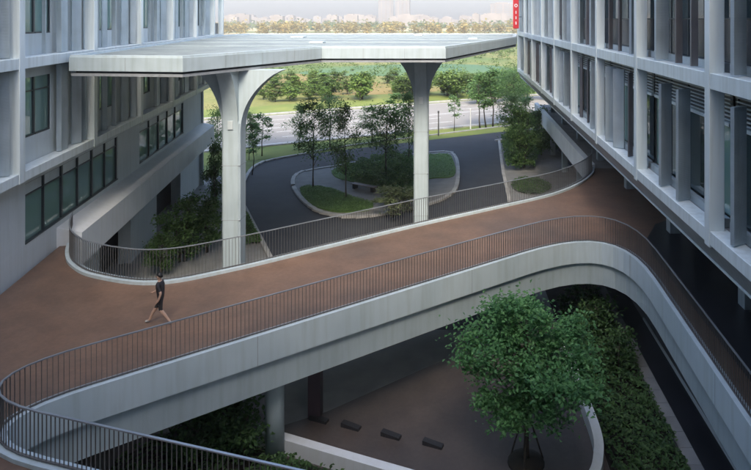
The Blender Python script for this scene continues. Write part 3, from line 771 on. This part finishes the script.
# ================================================================== VEGETATION
def grow(seed, h, cr, cz, ncl, nleaf, size, mat, trunk_r=.09, spread=.42, seg=6, stems=1, squash=1.0, low=0.0):
    """tree of height h, crown radius cr, crown starting at height cz; returns (trunk mesh, crown mesh)"""
    rng = random.Random(seed); T = MB(); C = MB(); cen = []
    hh = (h - cz) / 2; mid = cz + hh
    for i in range(ncl):
        for _ in range(40):
            x, y, z = rng.uniform(-1, 1), rng.uniform(-1, 1), rng.uniform(-1, 1)
            r = math.sqrt(x * x + y * y + z * z)
            if .35 < r < 1: break
        taper = 1.0 - .35 * max(0, z) - low * max(0, -z)
        cen.append(Vector((x * cr * taper * rng.uniform(.8, 1.1), y * cr * taper * rng.uniform(.8, 1.1), mid + z * hh * squash)))
    for s_ in range(stems):
        bx_, by_ = (rng.uniform(-.2, .2), rng.uniform(-.2, .2)) if stems > 1 else (0, 0)
        pts = []; tx, ty = bx_, by_; top = h * .86
        for i in range(7):
            z = top * i / 6; pts.append((tx, ty, z)); tx += rng.gauss(0, .05 * h / 6) + bx_ * .25; ty += rng.gauss(0, .05 * h / 6) + by_ * .25
        T.tube(pts, [trunk_r * (1.25 if i == 0 else 1) * (1 - .85 * i / 6) + .008 for i in range(7)], seg)
        for c in cen[s_::stems]:
            zb = max(cz * .8, min(top * .9, c.z - rng.uniform(.3, .9) * (abs(c.x) + abs(c.y)) * .8)); t = zb / top * 6; i = min(5, int(t)); f = t - i
            a = Vector(pts[i]).lerp(Vector(pts[i + 1]), f); midp = a.lerp(c, .5) + Vector((rng.gauss(0, .06), rng.gauss(0, .06), .05 * h / 5))
            r0 = trunk_r * (1 - .8 * zb / top) * .5 + .006; T.tube([a, midp, c], [r0, r0 * .6, .006], 4)
    per = nleaf // ncl
    for c in cen:
        sr = cr * spread * rng.uniform(.6, 1.15)
        for _ in range(int(per * rng.uniform(.6, 1.4))):
            d = Vector((rng.gauss(0, .5), rng.gauss(0, .5), rng.gauss(0, .36))) * sr
            C.leaf(c + d, size, rng)
    return T.mesh('trunk', M['bark'], True), C.mesh('crown', mat)

def plant(name, protos, loc, sc, label, cat='tree', group=None, rz=None, szz=None):
    t, c = protos
    o = empty(name, loc, rnd.uniform(0, 6.28) if rz is None else rz, label, cat, group)
    o.scale = (sc, sc, szz or sc)
    link('trunk', t, o); link('crown', c, o); return o

# --- the broad tree in the court
ft = grow(5, 5.35, 2.55, 1.55, 52, 17000, .15, M['leafA'], .10, .25, low=.45)
tp = Vector((2.2, 20.0, 0.016))
plant('court_tree', ft, tp, 1.0, 'broad bright green tree growing from the brown court below the bridge', rz=.4)
m = MB(); m.lathe([(.62, 0), (.60, .06), (.4, .14), (.12, .2)], 18, tuple(tp)); o = m.build('tree_pit', M['soil'], smooth=True); tag(o, 'dark round mulch mound around the court tree trunk', 'tree pit')
for i, a in enumerate((.3, 2.4, 4.5)):
    m = MB(); q = Vector((.62 * math.cos(a), .62 * math.sin(a), 0)); m.tube([q, q * .18 + Vector((0, 0, 1.55))], [.03, .028], 6)
    o = m.build('tree_stake', M['bark'], None, tp); tag(o, 'slim timber stake propping the court tree trunk', 'stake', 'stakes of the court tree')

# --- prototypes
protoA = [grow(11 + i, 6.0, 1.6, 1.7, 30, 2500, .19, M['leafB'], .06, .48) for i in range(3)]
protoS = [grow(31 + i, 6.0, .95, 1.9, 16, 700, .26, M['leafB'], .05, .5) for i in range(2)]
protoD = [grow(41 + i, 5.0, 1.9, .6, 28, 3600, .27, M['leafE'], .09, .42, stems=2) for i in range(2)]
protoP = [grow(51, 2.6, .95, .2, 20, 1700, .17, M['leafD'], .03, .45, stems=3)]
protoF = [grow(61 + i, 7.0, 2.6, 1.2, 18, 900, .75, M['leafM'], .12, .45) for i in range(3)]
protoU = [grow(71 + i, 1.3, .8, .1, 14, 900, .14, M['leafC'], .02, .5, stems=3) for i in range(2)]

def tree_px(name, proto, bxp, byp, topy, label, group=None, wid=None, cat='tree', z=0.0):
    b = P(bxp, byp, z); ppm = 600.0 / b.y; h = (byp - topy) / ppm
    me = proto[1]; zs = max(v.co.z for v in me.vertices); sz = h / zs
    s = sz
    if wid:
        wx = max(v.co.x for v in me.vertices) - min(v.co.x for v in me.vertices); s = (wid / ppm) / wx
    return plant(name, proto, b, s, label, cat, group, szz=sz)

# forecourt island trees
tree_px('young_tree', protoA[0], 313, 188, 92, 'young tree on the lawn at the rounded left end of the island', wid=46, z=.1)
tree_px('young_tree', protoA[1], 346, 198, 94, 'young tree between the island lawn and the timber bench', wid=54, z=.1)
tree_px('young_tree', protoA[2], 386, 182, 100, 'young tree among the island shrubs behind the timber bench', wid=52, z=.1)
tree_px('young_tree', protoA[0], 409, 167, 86, 'young tree on the island beside the right flared canopy column', wid=36, z=.1)
tree_px('tall_shrub', protoP[0], 393, 216, 184, 'pale leafy shrub at the island edge below the flared column', wid=48, cat='shrub', z=.1)
tree_px('tall_shrub', protoP[0], 413, 212, 186, 'pale shrub at the foot of the right flared column', wid=34, cat='shrub', z=.1)
# verge trees by the highway
vt = 'slender trees along the highway verge'
for i, (a, b, c_, w_, pr) in enumerate(((262, 156, 112, 26, protoS[0]), (299, 150, 100, 40, protoA[1]), (330, 149, 92, 40, protoA[2]), (372, 143, 102, 48, protoA[0]), (395, 140, 92, 38, protoS[1]), (454, 131, 94, 18, protoS[0]), (480, 128, 74, 34, protoS[1]), (486, 127.5, 70, 30, protoS[0]), (493, 127, 68, 36, protoS[1]), (515, 124, 64, 44, protoA[2]), (249, 160, 108, 30, protoA[1]))):
    tree_px('verge_tree', pr, a, b, c_, 'slender young tree on the verge between forecourt road and highway', vt, wid=w_)
# planted bed at the right kerb
for i, (a, b, c_, w_, pr, lb_) in enumerate(((512, 150, 90, 50, protoA[0], 'leafy tree at the far corner of the kerbed bed by the louvred building'), (522, 168, 102, 56, protoD[0], 'dark bushy tree at the near kerb of the bed by the louvred building'), (542, 155, 104, 50, protoD[1], 'dark bushy tree against the slab edge of the louvred building'), (528, 143, 92, 48, protoA[1], 'taller leafy tree in the middle of the kerbed bed by the louvred building'))):
    tree_px('bed_tree', pr, a, b, c_, lb_, 'trees of the kerbed bed', wid=w_)
# left of the forecourt
for (a, b, c_, w_, pr, lb_) in ((182, 262, 192, 66, protoD[0], 'dark bushy tree behind the rear railing below the white slab edge'), (207, 252, 190, 56, protoD[1], 'dark bushy tree between the slab edge and the left flared column'), (216, 205, 138, 34, protoD[0], 'dark tall shrub behind the left flared column by the office block corner'), (160, 275, 230, 44, protoD[1], 'low dark bush beneath the curved railing of the terrace'), (218, 175, 102, 28, protoA[2], 'young tree beyond the office block corner'), (252, 175, 120, 26, protoS[0], 'thin young tree at the bend of the forecourt kerb')):
    tree_px('bushy_tree', pr, a, b, c_, lb_, wid=w_)
# trees in the fields
far = random.Random(3)
for i in range(84):
    row = i % 3
    px_ = far.uniform(240, 530); py_ = (101 - .02 * (px_ - 250), 94, 84)[row] + far.uniform(-2, 2); hpx = (24, 18, 12)[row] * far.uniform(.7, 1.2)
    if row == 0 and 262 < px_ < 330: hpx *= .55
    tree_px('field_tree', protoF[i % 3], px_, py_, py_ - hpx, 'yellowish green tree in the fields beyond the highway', 'field trees beyond the highway', wid=hpx * far.uniform(.9, 1.5))
for (px_, py_, hp, w_) in ((478, 104, 34, 34), (496, 103, 36, 34), (512, 101, 34, 30), (528, 100, 36, 30), (545, 100, 36, 30), (505, 97, 30, 40)):
    tree_px('roadside_tree', protoD[0 if int(px_) % 2 else 1], px_, py_, py_ - hp, 'dark green tree across the highway beside the louvred building end', 'dark trees across the highway', wid=w_)

# --- beds, hedges, lawns as leafy masses
def leafy(name, poly, zb, hmax, n, size, mat, seed, label, cat, lump=.6, group=None):
    rng = random.Random(seed); m = MB(); xs = [p[0] for p in poly]; ys = [p[1] for p in poly]
    ph = [rng.uniform(0, 6) for _ in range(4)]; k = 0
    while k < n:
        x, y = rng.uniform(min(xs), max(xs)), rng.uniform(min(ys), max(ys))
        if not inside((x, y), poly): continue
        hz = .45 + .55 * (.5 + .25 * math.sin(x * 2.1 / lump + ph[0]) * math.sin(y * 1.7 / lump + ph[1]) + .25 * math.sin(x * 4.3 / lump + ph[2] + y * 3.1 / lump))
        m.leaf((x, y, zb + hmax * hz * rng.uniform(.25, 1.0) ** .5), size, rng); k += 1
    o = m.build(name, mat); tag(o, label, cat, group, 'stuff'); return o
leafy('ground_cover', [(4.95, 12), (7.42, 12), (7.42, 34), (5.0, 31), (4.95, 22)], .04, .55, 12000, .16, M['leafC'], 1, 'dark ground cover in the bed between white wall and pale path', 'ground cover')
leafy('ground_cover', [(-10.4, 15.4), (-2, 13.2), (4.8, 11.2), (4.7, 17), (2, 17.2), (-2, 18.6), (-6.8, 20.4), (-9.4, 22.3), (-11.3, 20)], .04, .45, 9000, .17, M['leafC'], 2, 'dark ground cover in the bed left of the white wall', 'ground cover')
leafy('island_shrubs', [tuple(P(*q)[:2]) for q in ((340, 178), (372, 165), (412, 160), (414, 188), (400, 200), (376, 190), (352, 184))], .12, 1.35, 9500, .2, M['leafE'], 3, 'low dense shrubs in the middle of the forecourt island', 'shrubs', 1.6)
leafy('bed_shrubs', [tuple(P(*q)[:2]) for q in ((501, 142), (560, 134), (562, 154), (540, 158), (534, 172), (506, 172))], .02, 1.3, 9500, .24, M['leafE'], 4, 'dense green shrubs filling the kerbed bed by the louvred building', 'shrubs', 1.6)
rb_c = P(531, 187); leafy('round_bed', [(rb_c.x + 1.75 * math.cos(t / 3), rb_c.y + 2.6 * math.sin(t / 3)) for t in range(19)], .02, .35, 3000, .16, M['leafC'], 5, 'low round planting bed behind the bridge railing', 'ground cover')
sheet('bed_pavement', [tuple(P(*q)[:2]) for q in ((503.5, 173), (540, 172), (543, 158), (585, 152), (600, 215), (512, 215))], 0.03, M['paver'])
leafy('lawn_strip', [tuple(P(*q)[:2]) for q in ((241, 196), (243, 207), (262, 243), (246, 246), (232, 238), (225, 200))], .01, .3, 4000, .18, M['leafB'], 6, 'grass strip inside the left forecourt kerb', 'grass')
for nm, po, sd_ in (('island_grass', L1, 8), ('island_grass', L2, 9)):
    leafy(nm, po, .15, .13, 4500, .13, M['leafB'], sd_, 'short mown grass on the forecourt island', 'grass', group='island lawns')
# taller shrubs under the bridge end and in the left bed
for i, (x, y, s_, lb_) in enumerate(((5.4, 26.5, 1.3, 'dark shrub under the bridge end beside the pale path'), (6.4, 27.6, 1.5, 'dark shrub under the bridge corner by the dark wall'), (5.8, 24.8, 1.1, 'dark shrub in the bed just in front of the bridge corner'), (6.7, 25.4, 1.2, 'dark shrub against the pale path below the bridge corner'))):
    plant('shrub', protoU[i % 2], (x, y, .04), s_, lb_, 'shrub', 'shrubs in the court beds')
for i, (x, y, s_) in enumerate(((-8.3, 20.9, 1.6), (-7.4, 20.3, 1.3), (-9.2, 21.6, 1.6), (-8.8, 19.9, 1.2), (-5.5, 18.6, .8))):
    plant('shrub', protoU[i % 2], (x, y, .04), s_, 'dark shrub in the bed behind the round bridge column', 'shrub', 'shrubs behind the round column')

rngb = random.Random(15); m = MB()
for i in range(900):
    y = rngb.uniform(118, 420); x = rngb.uniform(-.42, .16) * y; h = rngb.uniform(.5, 2.2) * (1 if y < 220 else 1.5); r = h * rngb.uniform(.8, 1.8)
    for _ in range(26):
        d = Vector((rngb.gauss(0, .5), rngb.gauss(0, .5), rngb.gauss(0, .3)))
        m.leaf((x + d.x * r, y + d.y * r, max(.1, h * .45 + d.z * h * .7)), .55 if y < 220 else .9, rngb, .7)
o = m.build('field_scrub', M['leafM']); tag(o, 'low yellow-green scrub over the fields beyond the highway', 'scrub', None, 'stuff')
# --- far belt of golden trees and the city
rngb = random.Random(12); m = MB()
for i in range(150):
    x = rngb.uniform(-260, 140); y = rngb.uniform(545, 690); h = rngb.uniform(8.5, 13); r = h * rngb.uniform(.35, .55)
    for _ in range(70):
        d = Vector((rngb.gauss(0, .45), rngb.gauss(0, .45), rngb.gauss(0, .32)))
        m.leaf((x + d.x * r, y + d.y * r, max(.8, h * .55 + d.z * h * .8)), 2.6, rngb, .8)
o = m.build('tree_belt', M['leafY']); tag(o, 'golden tree belt before the distant city', 'trees', None, 'stuff')
rngb = random.Random(13); m = MB()
for i in range(260):
    x = rngb.uniform(-700, 420); y = rngb.uniform(720, 1050); h = rngb.uniform(7, 13); r = h * rngb.uniform(.5, .9)
    for _ in range(26):
        d = Vector((rngb.gauss(0, .45), rngb.gauss(0, .45), rngb.gauss(0, .32)))
        m.leaf((x + d.x * r, y + d.y * r, max(.8, h * .5 + d.z * h * .8)), 4.5, rngb, .8)
o = m.build('wood', M['leafM']); tag(o, 'hazy wood behind the golden tree belt', 'trees', None, 'stuff')

def city_block(x, y, wx, wy, h, name, label, group=None, floors=0):
    root = empty(name, (x, y, 0), rngb.uniform(-.15, .15), label, 'building', group)
    bx('wall', root, M['city'], -wx / 2, wx / 2, -wy / 2, wy / 2, 0, h)
    bx('roof', root, M['city'], -wx * .3, wx * .2, -wy * .2, wy * .2, h, h + 2.2)
    if floors:
        st = h / floors
        for i in range(1, floors): bx('window_band', root, M['city_win'], -wx * .46, wx * .46, -wy / 2 - .05, -wy / 2 - .01, i * st, i * st + st * .45)
        for s_ in (-1, 0, 1): bx('balcony_stack', root, M['city'], s_ * wx * .3 - 1.6, s_ * wx * .3 + 1.6, -wy / 2 - 1.4, -wy / 2 - .06, 3, h - 1.5)
    return root
city_block((386 - 460) / 600 * 1500, 1500, 36, 22, 84, 'apartment_tower', 'wider pale apartment tower on the hazy horizon', None, 26)
city_block((403 - 460) / 600 * 1480, 1480, 34, 22, 80, 'apartment_tower', 'pale apartment tower on the horizon, right-hand of the pair', None, 25)
city_block((503 - 460) / 600 * 1250, 1250, 52, 24, 47, 'office_slab', 'broad pale slab block on the horizon beside the red sign', None, 12)
for i in range(110):
    y = rngb.uniform(1050, 1750); x = rngb.uniform(-.40, .10) * y
    city_block(x, y, rngb.uniform(10, 34), 16, rngb.uniform(9, 25), 'city_building', 'low pale building in the hazy city on the horizon', 'low city buildings on the horizon')

# ================================================================== PERSON
def person():
    root_xy = P(161, 324, DECK)
    H = 1.66
    me = bpy.data.meshes.new('body'); V = []; E = []; Rd = []
    def v(p, r): V.append(p); Rd.append(r); return len(V) - 1
    def chain(pts, start=None):
        prev = start
        for p, r in pts:
            i = v(p, r)
            if prev is not None: E.append((prev, i))
            prev = i
        return prev
    # faces -x (walks to the left)
    pel = v((0, 0, .90), (.125, .155))
    ch = chain([((-.015, 0, 1.05), (.105, .135)), ((-.03, 0, 1.24), (.115, .165)), ((-.035, 0, 1.36), (.085, .14))], pel)
    nk = chain([((-.045, 0, 1.43), (.052, .055)), ((-.06, 0, 1.50), (.062, .06)), ((-.07, 0, 1.58), (.092, .075)), ((-.065, 0, 1.645), (.062, .055))], ch)
    # legs: left leg forward (-x), right leg back
    chain([((-.03, .09, .84), (.09, .09)), ((-.20, .09, .50), (.062, .062)), ((-.33, .085, .30), (.052, .05)), ((-.42, .08, .09), (.036, .036)), ((-.47, .08, .045), (.036, .04)), ((-.57, .08, .04), (.026, .036))], pel)
    chain([((.02, -.09, .84), (.09, .09)), ((.03, -.09, .50), (.062, .062)), ((.17, -.085, .33), (.052, .05)), ((.30, -.08, .16), (.036, .036)), ((.345, -.08, .10), (.036, .04)), ((.29, -.08, .035), (.028, .036))], pel)
    # arms: near arm (-y) swings back with bent elbow, far arm forward
    ra = chain([((-.02, -.20, 1.34), (.052, .052)), ((.11, -.235, 1.10), (.042, .042)), ((.04, -.24, .89), (.032, .032)), ((.0, -.24, .83), (.026, .034))], ch)
    la = chain([((-.05, .20, 1.34), (.052, .052)), ((-.14, .235, 1.10), (.042, .042)), ((-.30, .22, .97), (.032, .032)), ((-.36, .21, .95), (.026, .034))], ch)
    for base, sx in ((ra, -1), (la, -1)):
        p = Vector(V[base]); dr = (Vector(V[base]) - Vector(V[base - 1])).normalized(); side = Vector((0, 1, 0)); 
        for k, (o, L) in enumerate(((-.022, .060), (-.008, .072), (.007, .068), (.021, .055))):
            q = p + side * o + dr * .03; chain([(tuple(q), (.009, .009)), (tuple(q + dr * L * .55), (.008, .008)), (tuple(q + dr * L + Vector((-.012, 0, 0))), (.0065, .0065))], base)
        q = p + Vector((-.03, 0, 0)); chain([(tuple(q), (.010, .010)), (tuple(q + dr * .045 + Vector((-.012, 0, 0))), (.008, .008))], base)
    me.from_pydata(V, E, []); ob = bpy.data.objects.new('tmp', me); COL.objects.link(ob)
    sk = ob.modifiers.new('skin', 'SKIN'); sk.use_smooth_shade = True
    for i, s_ in enumerate(me.skin_vertices[0].data): s_.radius = Rd[i]; s_.use_root = (i == 0)
    sb = ob.modifiers.new('sub', 'SUBSURF'); sb.levels = 2; sb.render_levels = 2
    dg = bpy.context.evaluated_depsgraph_get(); ev = ob.evaluated_get(dg); mesh = bpy.data.meshes.new_from_object(ev)
    bpy.data.objects.remove(ob); mesh.name = 'body'
    skin = material('skin', (.50, .33, .25), .6); shirt = material('dark_shirt', (.018, .017, .022), .8); shorts = material('dark_shorts', (.022, .02, .024), .8)
    shoe = material('pale_shoe', (.42, .42, .42), .6); hair = material('black_hair', (.008, .007, .007), .5)
    mesh.materials.clear()
    for mm in (skin, shirt, shorts, shoe, hair): mesh.materials.append(mm)
    for p in mesh.polygons:
        c = p.center; idx = 0
        arm = abs(c.y) > .175 and c.z < 1.40 and c.z > .7
        if arm: idx = 1 if c.z > 1.16 else 0
        elif c.z > 1.42: idx = 0
        elif c.z > .93: idx = 1
        elif c.z > .50: idx = 2
        if c.z < .075 or (c.x > .26 and c.z < .14): idx = 3
        p.material_index = idx; p.use_smooth = True
    root = empty('person', (root_xy.x, root_xy.y, DECK + .012), 0, 'person in dark shirt and shorts striding across the brown deck', 'person')
    link('body', mesh, root)
    m = MB(); hc = Vector((-.055, 0, 1.60)); rr = 12
    for i in range(7):
        t = math.pi * .56 * i / 6
        for j in range(rr):
            a = 2 * math.pi * j / rr; x = .094 * math.sin(t) * math.cos(a) * (1 + .06 * math.sin(5 * a + i)); y = .082 * math.sin(t) * math.sin(a); z = .098 * math.cos(t) + .006 * math.sin(4 * a + 2 * i)
            m.v.append((hc.x + .006 + x + (.014 if math.cos(a) > 0 else -.0), hc.y + y, hc.z + z - (.05 * max(0, math.cos(a)) * math.sin(t)) + (.035 if math.cos(a) < -.4 and i > 4 else 0)))
    for i in range(6):
        for j in range(rr): m.f.append((i * rr + j, i * rr + (j + 1) % rr, (i + 1) * rr + (j + 1) % rr, (i + 1) * rr + j))
    m.build('hair', hair, root, smooth=True)
    m = MB(); m.lathe([(.016, 0), (.011, .03)], 6, (-.175, 0, 1.535)); m.build('nose', skin, root, smooth=True)
    for s_ in (-1, 1):
        m = MB(); m.lathe([(.006, -.02), (.016, -.01), (.018, .012), (.008, .024)], 6, (-.055, s_ * .078, 1.55)); m.build('ear', skin, root, smooth=True)
        m = MB(); m.lathe([(.003, -.008), (.009, 0), (.003, .008)], 6, (-.152, s_ * .031, 1.572)); m.build('eye', hair, root)
person()

# ================================================================== HAZE
hz = bpy.data.materials.new('haze_air'); hz.use_nodes = True; nt = hz.node_tree
nt.nodes.remove(nt.nodes['Principled BSDF']); pv = nt.nodes.new('ShaderNodeVolumePrincipled')
pv.inputs['Color'].default_value = (1.0, .965, .90, 1); pv.inputs['Density'].default_value = .00055; pv.inputs['Anisotropy'].default_value = .2
nt.links.new(pv.outputs[0], nt.nodes['Material Output'].inputs['Volume'])
m = MB(); m.box(-2450, 2450, -350, 2450, -1.0, 96); o = m.build('haze', hz); tag(o, 'pale hazy air over the whole place', 'haze', None, 'stuff')
